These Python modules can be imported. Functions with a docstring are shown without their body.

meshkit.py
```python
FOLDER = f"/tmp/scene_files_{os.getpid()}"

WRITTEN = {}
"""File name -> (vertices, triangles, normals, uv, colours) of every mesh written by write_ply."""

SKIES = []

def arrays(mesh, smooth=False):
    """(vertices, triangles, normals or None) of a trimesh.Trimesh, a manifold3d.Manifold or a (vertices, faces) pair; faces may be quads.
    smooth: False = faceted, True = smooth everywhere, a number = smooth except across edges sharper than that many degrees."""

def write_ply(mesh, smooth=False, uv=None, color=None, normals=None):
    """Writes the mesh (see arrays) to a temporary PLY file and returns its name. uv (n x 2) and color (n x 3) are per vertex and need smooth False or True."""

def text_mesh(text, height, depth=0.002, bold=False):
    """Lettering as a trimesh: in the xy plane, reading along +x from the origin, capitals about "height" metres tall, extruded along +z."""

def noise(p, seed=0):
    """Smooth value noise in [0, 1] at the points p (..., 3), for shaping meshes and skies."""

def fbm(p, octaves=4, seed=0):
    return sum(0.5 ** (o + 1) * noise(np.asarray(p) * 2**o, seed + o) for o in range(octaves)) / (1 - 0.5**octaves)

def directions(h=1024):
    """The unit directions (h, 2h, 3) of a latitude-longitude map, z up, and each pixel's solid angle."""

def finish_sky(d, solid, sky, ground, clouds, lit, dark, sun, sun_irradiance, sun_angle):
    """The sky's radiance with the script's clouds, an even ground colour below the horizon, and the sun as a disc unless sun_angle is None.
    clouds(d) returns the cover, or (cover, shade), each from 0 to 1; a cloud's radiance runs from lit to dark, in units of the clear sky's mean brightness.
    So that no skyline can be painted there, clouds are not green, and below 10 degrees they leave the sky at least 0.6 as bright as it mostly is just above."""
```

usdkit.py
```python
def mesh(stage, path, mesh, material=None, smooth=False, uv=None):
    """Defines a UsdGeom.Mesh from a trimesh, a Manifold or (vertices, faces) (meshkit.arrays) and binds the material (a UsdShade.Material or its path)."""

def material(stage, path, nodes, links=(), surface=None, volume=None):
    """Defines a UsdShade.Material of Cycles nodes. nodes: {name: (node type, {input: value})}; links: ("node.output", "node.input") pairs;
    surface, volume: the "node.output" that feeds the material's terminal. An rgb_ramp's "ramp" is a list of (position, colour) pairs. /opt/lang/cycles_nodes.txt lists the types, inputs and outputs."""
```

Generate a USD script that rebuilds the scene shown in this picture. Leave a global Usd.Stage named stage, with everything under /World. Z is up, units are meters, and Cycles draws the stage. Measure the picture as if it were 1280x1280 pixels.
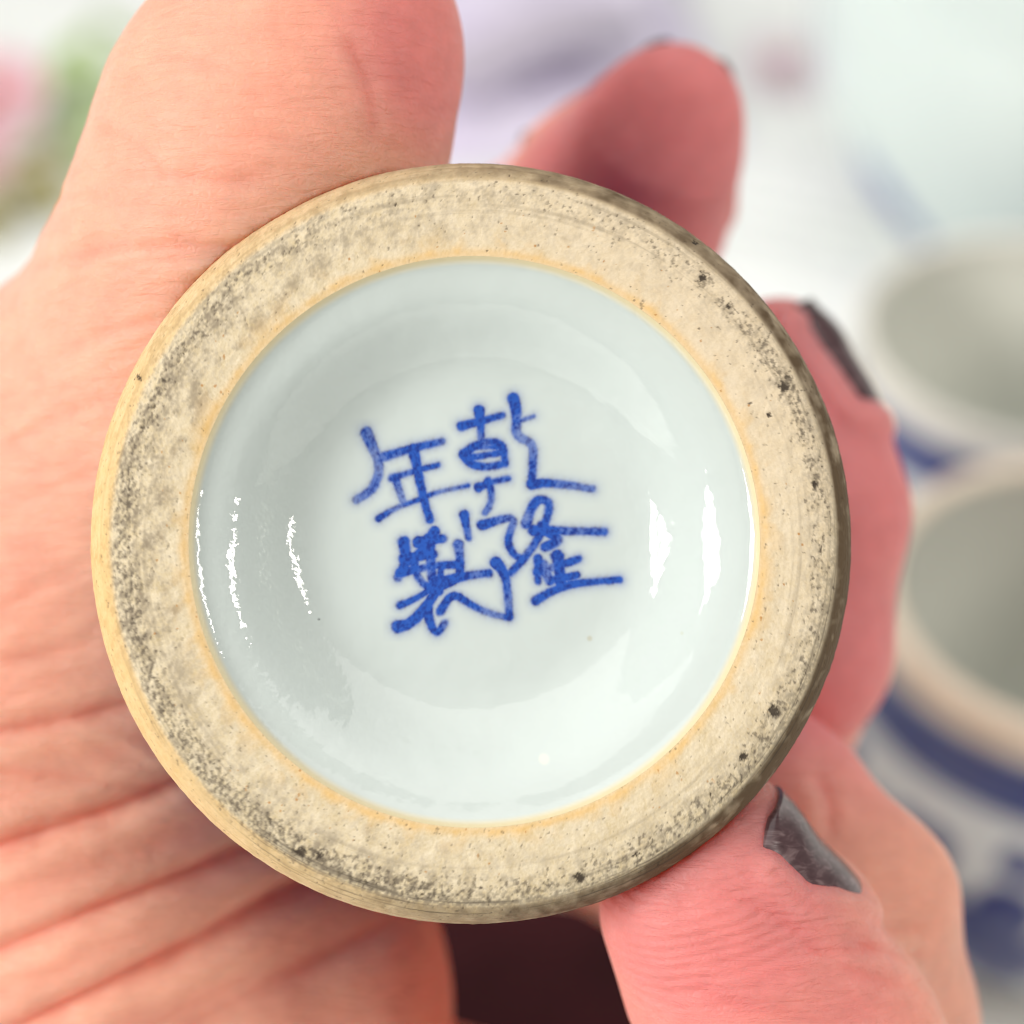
import math, random
import numpy as np
from pxr import Usd, UsdGeom, UsdLux, UsdShade, Gf, Sdf, Vt
import usdkit, meshkit
from meshkit import noise, fbm

random.seed(7); rng = np.random.default_rng(7)
stage = Usd.Stage.CreateInMemory()
UsdGeom.SetStageUpAxis(stage, 'Z'); UsdGeom.SetStageMetersPerUnit(stage, 1.0)
UsdGeom.Xform.Define(stage, '/World'); UsdGeom.Scope.Define(stage, '/World/Looks')
T = Sdf.ValueTypeNames

# ------------------------------------------------------------------ camera, light, exposure
PITCH, DIST = math.radians(38.0), 0.140            # the camera looks 38 degrees down, the vase foot is 14 cm away
O = np.array([0.0, 0.0, 0.165])                    # the point of the optical axis in the plane of the foot
RIGHT = np.array([1.0, 0, 0])
UP = np.array([0, math.sin(PITCH), math.cos(PITCH)])
BACK = np.array([0, -math.cos(PITCH), math.sin(PITCH)])
CAM = O + DIST * BACK
PX = 0.0525                                        # millimetres per picture point in the plane of the foot
EXPOSURE = 0.0
cam = UsdGeom.Camera.Define(stage, '/World/camera')
def frame(x, y, z, o):                             # USD matrix (row vectors) of a frame
    m = np.eye(4); m[0, :3], m[1, :3], m[2, :3], m[3, :3] = x, y, z, o
    return Gf.Matrix4d(*[float(a) for a in m.ravel()])
cam.AddTransformOp().Set(frame(RIGHT, UP, BACK, CAM))
cam.CreateHorizontalApertureAttr(36.0); cam.CreateVerticalApertureAttr(36.0)
cam.CreateFocalLengthAttr(36.0 * 140.0 / (1280 * PX))
cam.CreateFStopAttr(75.0 / 5.2); cam.CreateFocusDistanceAttr(0.1415)
cam.CreateClippingRangeAttr((0.01, 50.0)); cam.CreateExposureAttr(EXPOSURE)

def rect_light(name, pos, target, w, h, intensity, color):
    l = UsdLux.RectLight.Define(stage, '/World/' + name)
    z = np.array(pos, float) - np.array(target, float); z /= np.linalg.norm(z)
    x = np.cross([0, 0, 1.0], z) if abs(z[2]) < 0.95 else np.array([1.0, 0, 0]); x /= np.linalg.norm(x)
    l.AddTransformOp().Set(frame(x, np.cross(z, x), z, np.array(pos, float)))
    l.CreateWidthAttr(w); l.CreateHeightAttr(h); l.CreateIntensityAttr(intensity); l.CreateColorAttr(Gf.Vec3f(*color))
    return l
WIN, WX, WY = np.array([-0.80, -0.42, 0.56]), np.array([0.46, -0.88, 0.0]), np.array([0.0, 0.0, 1.0])
for i, j in ((-1, -1), (1, -1), (-1, 1), (1, 1)):   # a window of four panes
    rect_light(f'window_light_{i + j * 2 + 3:03d}', WIN + WX / np.linalg.norm(WX) * 0.095 * i + WY * 0.105 * j, O, 0.155, 0.175, 31.5, (1.0, 0.97, 0.93))
rect_light('lamp_light', (0.80, -0.36, 0.58), O, 0.11, 0.36, 31.0, (1.0, 0.94, 0.86))
rect_light('overhead_fill', (0.0, 0.75, 2.0), (0, 0.6, 0), 3.4, 3.0, 1.45, (1.0, 0.98, 0.95))  # broad overhead fill, added for ambient light
dome = UsdLux.DomeLight.Define(stage, '/World/room_glow')
dm = usdkit.material(stage, '/World/Looks/room_glow', {'b': ('background_shader', {'color': (0.95, 0.97, 1.0), 'strength': 0.13})}, surface='b.background')
UsdShade.MaterialBindingAPI.Apply(dome.GetPrim()).Bind(dm)

# ------------------------------------------------------------------ helpers
used = {}
def path_of(name, parent=None):
    base = (str(parent.GetPath()) if parent else '/World') + '/' + name
    n = used.get(base, 0); used[base] = n + 1
    return base if n == 0 else f'{base}_{n:03d}'
def tag(p, label=None, cat=None, group=None, kind=None):
    for k, v in (('label', label), ('category', cat), ('group', group), ('kind', kind)):
        if v: p.SetCustomDataByKey(k, v)
    return p
def thing(name, label, cat, matrix=None, group=None):
    x = UsdGeom.Xform.Define(stage, path_of(name))
    if matrix is not None: x.AddTransformOp().Set(matrix)
    return tag(x.GetPrim(), label, cat, group)
def place(x, y, z=0.0, rz=0.0, tilt=(0, 0)):
    m = Gf.Matrix4d(1.0)
    m.SetRotate(Gf.Rotation(Gf.Vec3d(1, 0, 0), tilt[0]) * Gf.Rotation(Gf.Vec3d(0, 1, 0), tilt[1]) * Gf.Rotation(Gf.Vec3d(0, 0, 1), rz))
    m.SetTranslateOnly(Gf.Vec3d(x, y, z))
    return m
def obj(name, v, f, mat, parent=None, normals=None, color=None, extra=None, smooth=True):
    f = np.asarray(f, int); v = np.asarray(v, float)
    if f.shape[1] == 4: f = np.vstack([f[:, [0, 1, 2]], f[:, [0, 2, 3]]])
    if smooth and normals is None: v, f, normals = meshkit.arrays((v, f), True)
    m = UsdGeom.Mesh.Define(stage, path_of(name, parent))
    m.CreatePointsAttr(Vt.Vec3fArray.FromNumpy(v.astype(np.float32)))
    m.CreateFaceVertexCountsAttr(Vt.IntArray.FromNumpy(np.full(len(f), 3, np.int32)))
    m.CreateFaceVertexIndicesAttr(Vt.IntArray.FromNumpy(f.astype(np.int32).ravel()))
    m.CreateSubdivisionSchemeAttr('none')
    if normals is not None:
        m.CreateNormalsAttr(Vt.Vec3fArray.FromNumpy(np.asarray(normals, np.float32))); m.SetNormalsInterpolation('vertex')
    pv = UsdGeom.PrimvarsAPI(m)
    for k, c in {**({'tone': color} if color is not None else {}), **(extra or {})}.items():
        pv.CreatePrimvar(k, T.Color3fArray, 'vertex').Set(Vt.Vec3fArray.FromNumpy(np.asarray(c, np.float32)))
    UsdShade.MaterialBindingAPI.Apply(m.GetPrim()).Bind(mat)
    return m.GetPrim()
def lin(r, g, b):                                  # sRGB 0..255 to linear
    c = np.array([r, g, b], float) / 255
    return np.where(c <= 0.04045, c / 12.92, ((c + 0.055) / 1.055) ** 2.4)
def grid_faces(nu, nv, wrap=True):                 # nu rows of nv points, rows joined, columns wrapped
    i, j = np.meshgrid(np.arange(nu - 1), np.arange(nv if wrap else nv - 1), indexing='ij')
    k = (j + 1) % nv
    return np.stack([i * nv + j, i * nv + k, (i + 1) * nv + k, (i + 1) * nv + j], -1).reshape(-1, 4)
def resample(pts, step):
    p = np.array(pts, float); d = np.r_[0, np.cumsum(np.linalg.norm(np.diff(p, axis=0), axis=1))]
    s = np.linspace(0, d[-1], max(2, int(d[-1] / step) + 1))
    return np.stack([np.interp(s, d, p[:, k]) for k in range(p.shape[1])], 1)
def chaikin(pts, n=3):
    p = np.array(pts, float)
    for _ in range(n):
        q = np.empty((2 * len(p), p.shape[1])); q[0], q[-1] = p[0], p[-1]
        q[1:-1:2], q[2:-1:2] = 0.75 * p[:-1] + 0.25 * p[1:], 0.25 * p[:-1] + 0.75 * p[1:]
        p = q
    return p
def lathe(profile, nv, step):                      # (points, faces, r/h per row); profile runs so that normals face out
    p = resample(profile, step); a = np.linspace(0, 2 * np.pi, nv, endpoint=False)
    v = np.stack([p[:, :1] * np.cos(a), p[:, :1] * np.sin(a), np.repeat(p[:, 1:2], nv, 1)], -1)
    return v.reshape(-1, 3), grid_faces(len(p), nv), p, a
def sstep(a, b, x):
    t = np.clip((x - a) / (b - a), 0, 1); return t * t * (3 - 2 * t)
def P(px, py, z):                                  # hand and vase are modelled in millimetres about O: x right, y up, z towards the viewer
    s = PX * (140.0 - z) / 140.0
    return np.array([(px - 640) * s, -(py - 640) * s, z])
LOCAL = frame(RIGHT, UP, BACK, O)

# ------------------------------------------------------------------ materials
M = {}
def mat(name, *a, **k): M[name] = usdkit.material(stage, '/World/Looks/' + name, *a, **k)
mat('tabletop', {'g': ('geometry', {}), 'n': ('noise_texture', {'scale': 45, 'detail': 4}), 'r': ('rgb_ramp', {'ramp': [(0.3, (0.80, 0.83, 0.80)), (0.7, (0.85, 0.87, 0.84))]}),
  'w': ('noise_texture', {'scale': 900, 'detail': 2}), 'b': ('bump', {'strength': 0.3, 'distance': 0.0004}), 'p': ('principled_bsdf', {'roughness': 0.7})},
  [('g.position', 'n.vector'), ('n.fac', 'r.fac'), ('r.color', 'p.base_color'), ('g.position', 'w.vector'), ('w.fac', 'b.height'), ('b.normal', 'p.normal')], surface='p.BSDF')
# glaze over painted clay: colour from the piece's own paint
def glaze(name, rough, bump, scale):
    mat(name, {'t': ('attribute', {'attribute': 'tone'}), 'c': ('texture_coordinate', {}), 'n': ('noise_texture', {'scale': scale, 'detail': 1.5, 'roughness': 0.5}),
      'm': ('attribute', {'attribute': 'relief'}), 'sx': ('separate_color', {}), 'n2': ('noise_texture', {'scale': 1900, 'detail': 1.0, 'roughness': 0.5}), 'mm': ('math', {'math_type': 'multiply'}), 'ad': ('math', {'math_type': 'add'}),
      'b': ('bump', {'strength': 1.0, 'distance': bump}),
      'p': ('principled_bsdf', {'roughness': rough, 'ior': 1.5, 'specular_ior_level': 0.5, 'subsurface_weight': 0.12, 'subsurface_scale': 0.0004, 'subsurface_radius': (1, 1, 1)})},
      [('t.color', 'p.base_color'), ('c.object', 'n.vector'), ('c.object', 'n2.vector'), ('m.color', 'sx.color'), ('n2.fac', 'mm.value1'), ('sx.r', 'mm.value2'), ('n.fac', 'ad.value1'), ('mm.value', 'ad.value2'), ('ad.value', 'b.height'), ('b.normal', 'p.normal')], surface='p.BSDF')
glaze('vase_glaze', 0.055, 0.00004, 700)
glaze('porcelain', 0.07, 0.00006, 300)
mat('bare_clay', {'t': ('attribute', {'attribute': 'tone'}), 'c': ('texture_coordinate', {}), 'n': ('noise_texture', {'scale': 5200, 'detail': 3, 'roughness': 0.6}),
  'b': ('bump', {'strength': 0.6, 'distance': 0.00005}), 'p': ('principled_bsdf', {'roughness': 0.75, 'specular_ior_level': 0.3})},
  [('t.color', 'p.base_color'), ('c.object', 'n.vector'), ('n.fac', 'b.height'), ('b.normal', 'p.normal')], surface='p.BSDF')
mat('skin', {'t': ('attribute', {'attribute': 'tone'}), 'm': ('attribute', {'attribute': 'relief'}), 'sx': ('separate_color', {}), 'c': ('texture_coordinate', {}),
  # fine wrinkles: noise drawn out along the folds of the palm, small skin cells, fingerprint ridges where the finger pads are
  'mp': ('mapping', {'rotation': (0, 0, math.radians(-22)), 'scale': (260, 1500, 600)}), 'n1': ('noise_texture', {'scale': 1.0, 'detail': 4, 'roughness': 0.6, 'distortion': 0.6}),
  'v': ('voronoi_texture', {'scale': 1900, 'feature': 'distance_to_edge'}), 'vm': ('map_range', {'from_min': 0.0, 'from_max': 0.25, 'to_min': 0, 'to_max': 1, 'clamp': True}),
  'rp': ('mapping', {'location': (-0.0163, 0.0340, 0.012), 'rotation': (0, 0, 0), 'scale': (1, 1, 1)}),
  'w': ('wave_texture', {'wave_type': 'rings', 'rings_direction': 'spherical', 'scale': 760, 'distortion': 1.3, 'detail': 1, 'detail_scale': 0.35}),
  'wm': ('math', {'math_type': 'multiply'}), 'vs': ('math', {'math_type': 'multiply', 'value2': 0.10}), 'ns': ('math', {'math_type': 'multiply', 'value2': 1.5}),
  'ad': ('math', {'math_type': 'add'}), 'ad2': ('math', {'math_type': 'add'}),
  'n2': ('noise_texture', {'scale': 420, 'detail': 3, 'roughness': 0.6}), 'mr': ('map_range', {'from_min': 0.3, 'from_max': 0.7, 'to_min': 0.93, 'to_max': 1.06}), 'mc': ('vector_math', {'math_type': 'scale'}),
  'b': ('bump', {'strength': 0.85, 'distance': 0.00026}),
  'p': ('principled_bsdf', {'roughness': 0.50, 'ior': 1.4, 'specular_ior_level': 0.4, 'subsurface_method': 'random_walk', 'subsurface_weight': 0.6, 'subsurface_scale': 0.0011, 'subsurface_radius': (1.0, 0.36, 0.24)})},
  [('c.object', 'mp.vector'), ('mp.vector', 'n1.vector'), ('c.object', 'v.vector'), ('v.distance', 'vm.value'), ('c.object', 'rp.vector'), ('rp.vector', 'w.vector'),
   ('m.color', 'sx.color'), ('w.fac', 'wm.value1'), ('sx.r', 'wm.value2'), ('vm.result', 'vs.value1'), ('n1.fac', 'ns.value1'), ('vs.value', 'ad.value1'), ('ns.value', 'ad.value2'),
   ('ad.value', 'ad2.value1'), ('wm.value', 'ad2.value2'), ('ad2.value', 'b.height'), ('b.normal', 'p.normal'), ('c.object', 'n2.vector'), ('n2.fac', 'mr.value'),
   ('t.color', 'mc.vector1'), ('mr.result', 'mc.scale'), ('mc.vector', 'p.base_color')], surface='p.BSDF')
mat('nail_polish', {'c': ('texture_coordinate', {}), 'mp': ('mapping', {'rotation': (0, 0, math.radians(45)), 'scale': (260, 1700, 900)}), 'n': ('noise_texture', {'scale': 1.0, 'detail': 3, 'distortion': 0.8}),
  'r': ('rgb_ramp', {'ramp': [(0.25, (0.045, 0.020, 0.022)), (0.55, (0.100, 0.056, 0.060)), (0.80, (0.26, 0.18, 0.18))]}), 'b': ('bump', {'strength': 0.5, 'distance': 0.0001}),
  'p': ('principled_bsdf', {'roughness': 0.30, 'specular_ior_level': 0.4, 'coat_weight': 0.3, 'coat_roughness': 0.08})},
  [('c.object', 'mp.vector'), ('mp.vector', 'n.vector'), ('n.fac', 'r.fac'), ('r.color', 'p.base_color'), ('n.fac', 'b.height'), ('b.normal', 'p.normal')], surface='p.BSDF')
def cloth(name, c0, c1, scale, trans=0.0, sheen=0.1):
    mat(name, {'g': ('texture_coordinate', {}), 'n': ('noise_texture', {'scale': scale, 'detail': 3}), 'r': ('rgb_ramp', {'ramp': [(0.35, c0), (0.65, c1)]}),
      'w': ('noise_texture', {'scale': 2500, 'detail': 1}), 'b': ('bump', {'strength': 0.4, 'distance': 0.0002}),
      'p': ('principled_bsdf', {'roughness': 0.75, 'sheen_weight': sheen, 'specular_ior_level': 0.5 if sheen else 0.12}), 'tr': ('translucent_bsdf', {}), 'x': ('mix_closure', {'fac': trans})},
      [('g.object', 'n.vector'), ('n.fac', 'r.fac'), ('r.color', 'p.base_color'), ('r.color', 'tr.color'), ('g.object', 'w.vector'), ('w.fac', 'b.height'), ('b.normal', 'p.normal'), ('p.BSDF', 'x.closure1'), ('tr.BSDF', 'x.closure2')], surface='x.closure')
cloth('lavender_cloth', (0.74, 0.66, 0.84), (0.82, 0.76, 0.89), 40)
cloth('grey_cloth', (0.46, 0.41, 0.50), (0.56, 0.51, 0.59), 90)
cloth('white_cloth', (0.80, 0.82, 0.80), (0.84, 0.86, 0.84), 60)
cloth('gap_shade', (0.022, 0.0035, 0.005), (0.034, 0.006, 0.008), 60, 0.0, 0.0)  # near-black colour of the added sheet that darkens the gap
cloth('pink_petal', (0.84, 0.48, 0.56), (0.90, 0.62, 0.68), 150, 0.25)
cloth('mauve_petal', (0.72, 0.62, 0.68), (0.80, 0.70, 0.74), 150, 0.25)
cloth('green_leaf', (0.38, 0.52, 0.20), (0.52, 0.66, 0.32), 120, 0.25)
cloth('olive_leaf', (0.30, 0.27, 0.09), (0.44, 0.40, 0.17), 120, 0.2)
cloth('yellow_centre', (0.60, 0.38, 0.08), (0.75, 0.52, 0.15), 600)

# ------------------------------------------------------------------ the setting: the white table
TS = 1.4
v = np.array([[x, y, z] for z in (-0.03, 0) for x, y in ((-TS, -0.5), (TS, -0.5), (TS, 1.6), (-TS, 1.6))])
f = [[0, 3, 2, 1], [4, 5, 6, 7], [0, 1, 5, 4], [1, 2, 6, 5], [2, 3, 7, 6], [3, 0, 4, 7]]
tag(obj('tabletop', v, f, M['tabletop'], smooth=False), 'white tabletop behind and below the hand', 'table', kind='structure')

# ------------------------------------------------------------------ the vase, foot towards the viewer
VC = P(595.5, 676, 0)                              # centre of the foot's face
vn = np.array([0.055, 0.030, 1.0]); vn /= np.linalg.norm(vn)
vx = np.cross([0, 1.0, 0], vn); vx /= np.linalg.norm(vx); vy = np.cross(vn, vx)
L = np.stack([RIGHT, UP, BACK])                    # rows
def to_world_dir(d): return d @ L
VASE_M = frame(to_world_dir(vx), to_world_dir(vy), to_world_dir(vn), O + 0.001 * (VC @ L))
def to_vase(p): q = p - VC; return np.stack([q @ vx, q @ vy, q @ vn], -1)
def vase_px(px, py, depth):                        # picture point on the vase's plane at this height along its axis
    px, py = np.asarray(px, float), np.asarray(py, float)
    d = np.stack([(px - 640) * PX, -(py - 640) * PX, np.full(px.shape, -140.0)], -1); c = np.array([0, 0, 140.0])
    t = ((VC + depth * vn - c) @ vn) / (d @ vn)
    return to_vase(c + d * t[..., None])[..., :2]

vase = thing('vase', 'small porcelain vase held foot forward, cream unglazed foot ring around a recess with blue characters', 'vase', VASE_M)
prof_out = chaikin([(18.75, 0.02), (19.4, 0.10), (21.2, 0.12), (22.6, 0.06), (23.6, -0.12), (24.35, -0.55), (24.85, -1.2), (25.3, -2.2), (25.62, -3.6), (25.55, -5.5), (25.0, -7.0)], 3)
# foot ring
NT = 1700
pr = resample(prof_out, 0.075); a = np.linspace(0, 2 * np.pi, NT, endpoint=False)
nr = len(pr)
R, A = np.meshgrid(pr[:, 0], a, indexing='ij'); Z = np.repeat(pr[:, 1:2], NT, 1); S = np.repeat(np.arange(nr)[:, None] * 0.075, NT, 1)
tx, tz = np.gradient(pr[:, 0]), np.gradient(pr[:, 1]); ln = np.hypot(tx, tz); n_r, n_z = -tz / ln, tx / ln
n_r, n_z = (np.repeat(x[:, None], NT, 1) for x in (n_r, n_z))
X, Y = R * np.cos(A), R * np.sin(A)
p3 = np.stack([X, Y, Z], -1)
from scipy.spatial.transform import Rotation
TURN = Rotation.from_euler('xyz', (31, 47, 23), degrees=True).as_matrix()
q = lambda s, seed, octv=3: fbm((p3 * s) @ TURN + 50, octv, seed)
grain = q(5.5, 3); mid = q(0.9, 11); big = q(0.22, 5); fine = q(11.0, 8, 2)
rings = fbm(np.stack([S * 3.2, np.cos(A) * 2.6 + 9, np.sin(A) * 2.6 + 9], -1) @ TURN + 30, 4, 21)          # turning marks round the foot
rings2 = fbm(np.stack([S * 9, np.cos(A) * 5 + 9, np.sin(A) * 5 + 9], -1) @ TURN + 60, 3, 22)
def lobe(deg, width): return np.exp(-((((np.degrees(A) - deg + 180) % 360) - 180) / width) ** 2)
cream, grey, pinkish, yellow, dark, brown = (lin(*c) for c in ((216, 200, 168), (150, 136, 114), (222, 202, 174), (222, 178, 104), (62, 52, 42), (92, 74, 52)))
col = cream + (grain[..., None] - 0.5) * 0.20 + (fine[..., None] - 0.5) * 0.20 + (q(1.3, 77, 4)[..., None] - 0.5) * np.array([0.16, 0.18, 0.2])
mixin = lambda c, k: col + (c - col) * np.clip(k, 0, 1)[..., None]
col = mixin(pinkish, lobe(40, 60) * 0.5)
# grey dirt rubbed into the clay: most at the left and along the lower left
w_dirt = 0.25 + 0.7 * lobe(150, 40) + 0.6 * lobe(190, 25) + 0.35 * lobe(100, 40) + 0.5 * lobe(250, 30)
mid2 = q(1.7, 71, 4)
band0 = np.exp(-((S - 4.1) / 1.1) ** 2) * (0.35 + 0.8 * lobe(170, 50) + 0.8 * lobe(245, 40) + 0.5 * lobe(20, 40) + 0.5 * lobe(-50, 30))
col = mixin(grey, sstep(0.40, 0.68, mid * 0.3 + mid2 * 0.35 + grain * 0.35) * w_dirt * sstep(0.3, 1.5, S) * 0.8)
col = mixin(grey, sstep(0.52, 0.75, rings) * 0.45 * sstep(1.5, 3.2, S))
col = mixin(grey * 0.72, sstep(0.42, 0.66, mid2 * 0.5 + grain * 0.5) * band0 * 0.55)
# yellow iron stain at the glaze line and on the outer edge
edge = np.exp(-((S - 0.25 - 0.25 * (mid - 0.5)) / 0.34) ** 2)
col = mixin(yellow, edge * (0.30 + 0.4 * mid) + 0.22 * np.exp(-((S - 0.9) / 0.7) ** 2) * sstep(0.45, 0.65, mid))
col = mixin(yellow, sstep(4.9, 5.4, S) * (0.55 * lobe(185, 45) + 0.30 * lobe(240, 35) + 0.3 * lobe(110, 50)))
side = sstep(5.0, 5.6, S)
col = mixin(brown, side * (1.35 * lobe(-12, 66) + 0.55 * lobe(75, 35) + 0.5 * lobe(-75, 30)) * (0.55 + 0.9 * (mid - 0.2)))  # shade on the right of the foot's side, painted in as brown
col = mixin(dark, sstep(0.54, 0.66, rings2 * 0.6 + rings * 0.4) * sstep(4.0, 4.8, S) * (1 - sstep(5.9, 6.8, S)) * (0.75 * lobe(262, 50) + 0.5 * lobe(-30, 40)))
col = mixin(grey * 0.5, np.exp(-((S - 4.9) / 0.6) ** 2) * (0.6 * lobe(258, 45) + 0.5 * lobe(-25, 45) + 0.3 * lobe(150, 40)) * sstep(0.35, 0.6, 0.6 * grain + 0.4 * rings))
# pores and dark specks, thickest in a band near the outer edge
band = np.exp(-((S - 4.15 - 0.8 * (big - 0.5)) / 0.75) ** 2)
dens = 0.04 + band * (0.75 * lobe(185, 35) + 0.85 * lobe(222, 24) + 0.8 * lobe(250, 16) + 0.7 * lobe(25, 26) + 0.5 * lobe(-35, 45) + 0.5 * lobe(140, 30) + 0.35 * lobe(60, 30) + 0.35 * lobe(290, 40)) + 0.12 * lobe(250, 60) + 0.05
cell = q(4.2, 31, 2); cell2 = q(2.4, 33, 2)
speck = sstep(0.0, 0.05, cell - (0.80 - 0.34 * np.clip(dens, 0, 1)) ) * (0.35 + 0.65 * sstep(0.3, 0.6, grain))
blot = sstep(0.0, 0.06, cell2 - (0.89 - 0.13 * np.clip(dens, 0, 1)))
col = mixin(dark, np.clip(speck * 0.55 + blot * 0.75, 0, 0.8))
pit = np.clip(speck * 0.6 + blot, 0, 1)
pts = [(968, 889, 9), (879, 347, 6), (980, 483, 7), (873, 300, 4), (725, 1097, 7), (960, 520, 4), (1020, 604, 5), (172, 470, 4), (375, 1065, 7), (398, 1070, 6), (910, 385, 5), (795, 1070, 4), (930, 945, 5)]
for (sx, sy, sr) in pts:                            # the larger pits that can be told apart
    c = vase_px(sx, sy, 0.05); d = np.hypot(X - c[0] + (grain - 0.5) * 0.55 + (cell - 0.5) * 0.4, Y - c[1] + (fine - 0.5) * 0.5 + (cell2 - 0.5) * 0.5)
    k = 1 - sstep(sr * PX * 0.55, sr * PX * 1.15, d); col = mixin(dark * 0.9, k * 0.95); pit = np.maximum(pit, k)
rust = lin(176, 120, 52)
cell3 = q(2.9, 41, 2); col = mixin(rust, sstep(0.0, 0.04, cell3 - 0.83) * (1 - sstep(3, 4, S)) * 0.8)
h = (grain - 0.5) * 0.05 + (mid - 0.5) * 0.10 + (rings - 0.5) * 0.035 + (rings2 - 0.5) * 0.03 - pit * 0.07
h *= sstep(0, 0.4, S)
vv = np.stack([(R + n_r * h) * np.cos(A), (R + n_r * h) * np.sin(A), Z + n_z * h], -1).reshape(-1, 3) * 0.001
obj('foot_ring', vv, grid_faces(nr, NT)[:, ::-1], M['bare_clay'], vase, color=np.clip(col, 0.01, 0.9).reshape(-1, 3))

# the recess inside the ring, with its painted mark under the glaze
NT2 = 1200
pin = chaikin([(0.02, -4.80), (4, -4.84), (7.5, -4.96), (9.5, -5.03), (10.5, -4.99), (11.5, -4.80), (12.5, -4.32), (13.5, -3.54), (14.5, -2.60), (15.4, -1.78), (16.2, -1.26), (16.9, -0.96), (17.6, -0.74), (18.1, -0.57), (18.45, -0.36), (18.66, -0.10), (18.76, 0.03)], 3)
pr = resample(pin, 0.08); a = np.linspace(0, 2 * np.pi, NT2, endpoint=False); nr = len(pr)
R, A = np.meshgrid(pr[:, 0], a, indexing='ij'); X, Y, Z = R * np.cos(A), R * np.sin(A), np.repeat(pr[:, 1:2], NT2, 1)
base = lin(202, 211, 207)
p3 = np.stack([X, Y, Z], -1)          # q() reads this one from here on
col = np.broadcast_to(base, X.shape + (3,)) * (1 + (fbm(p3 * 0.25 + 30, 3, 2)[..., None] - 0.5) * 0.05)
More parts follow.
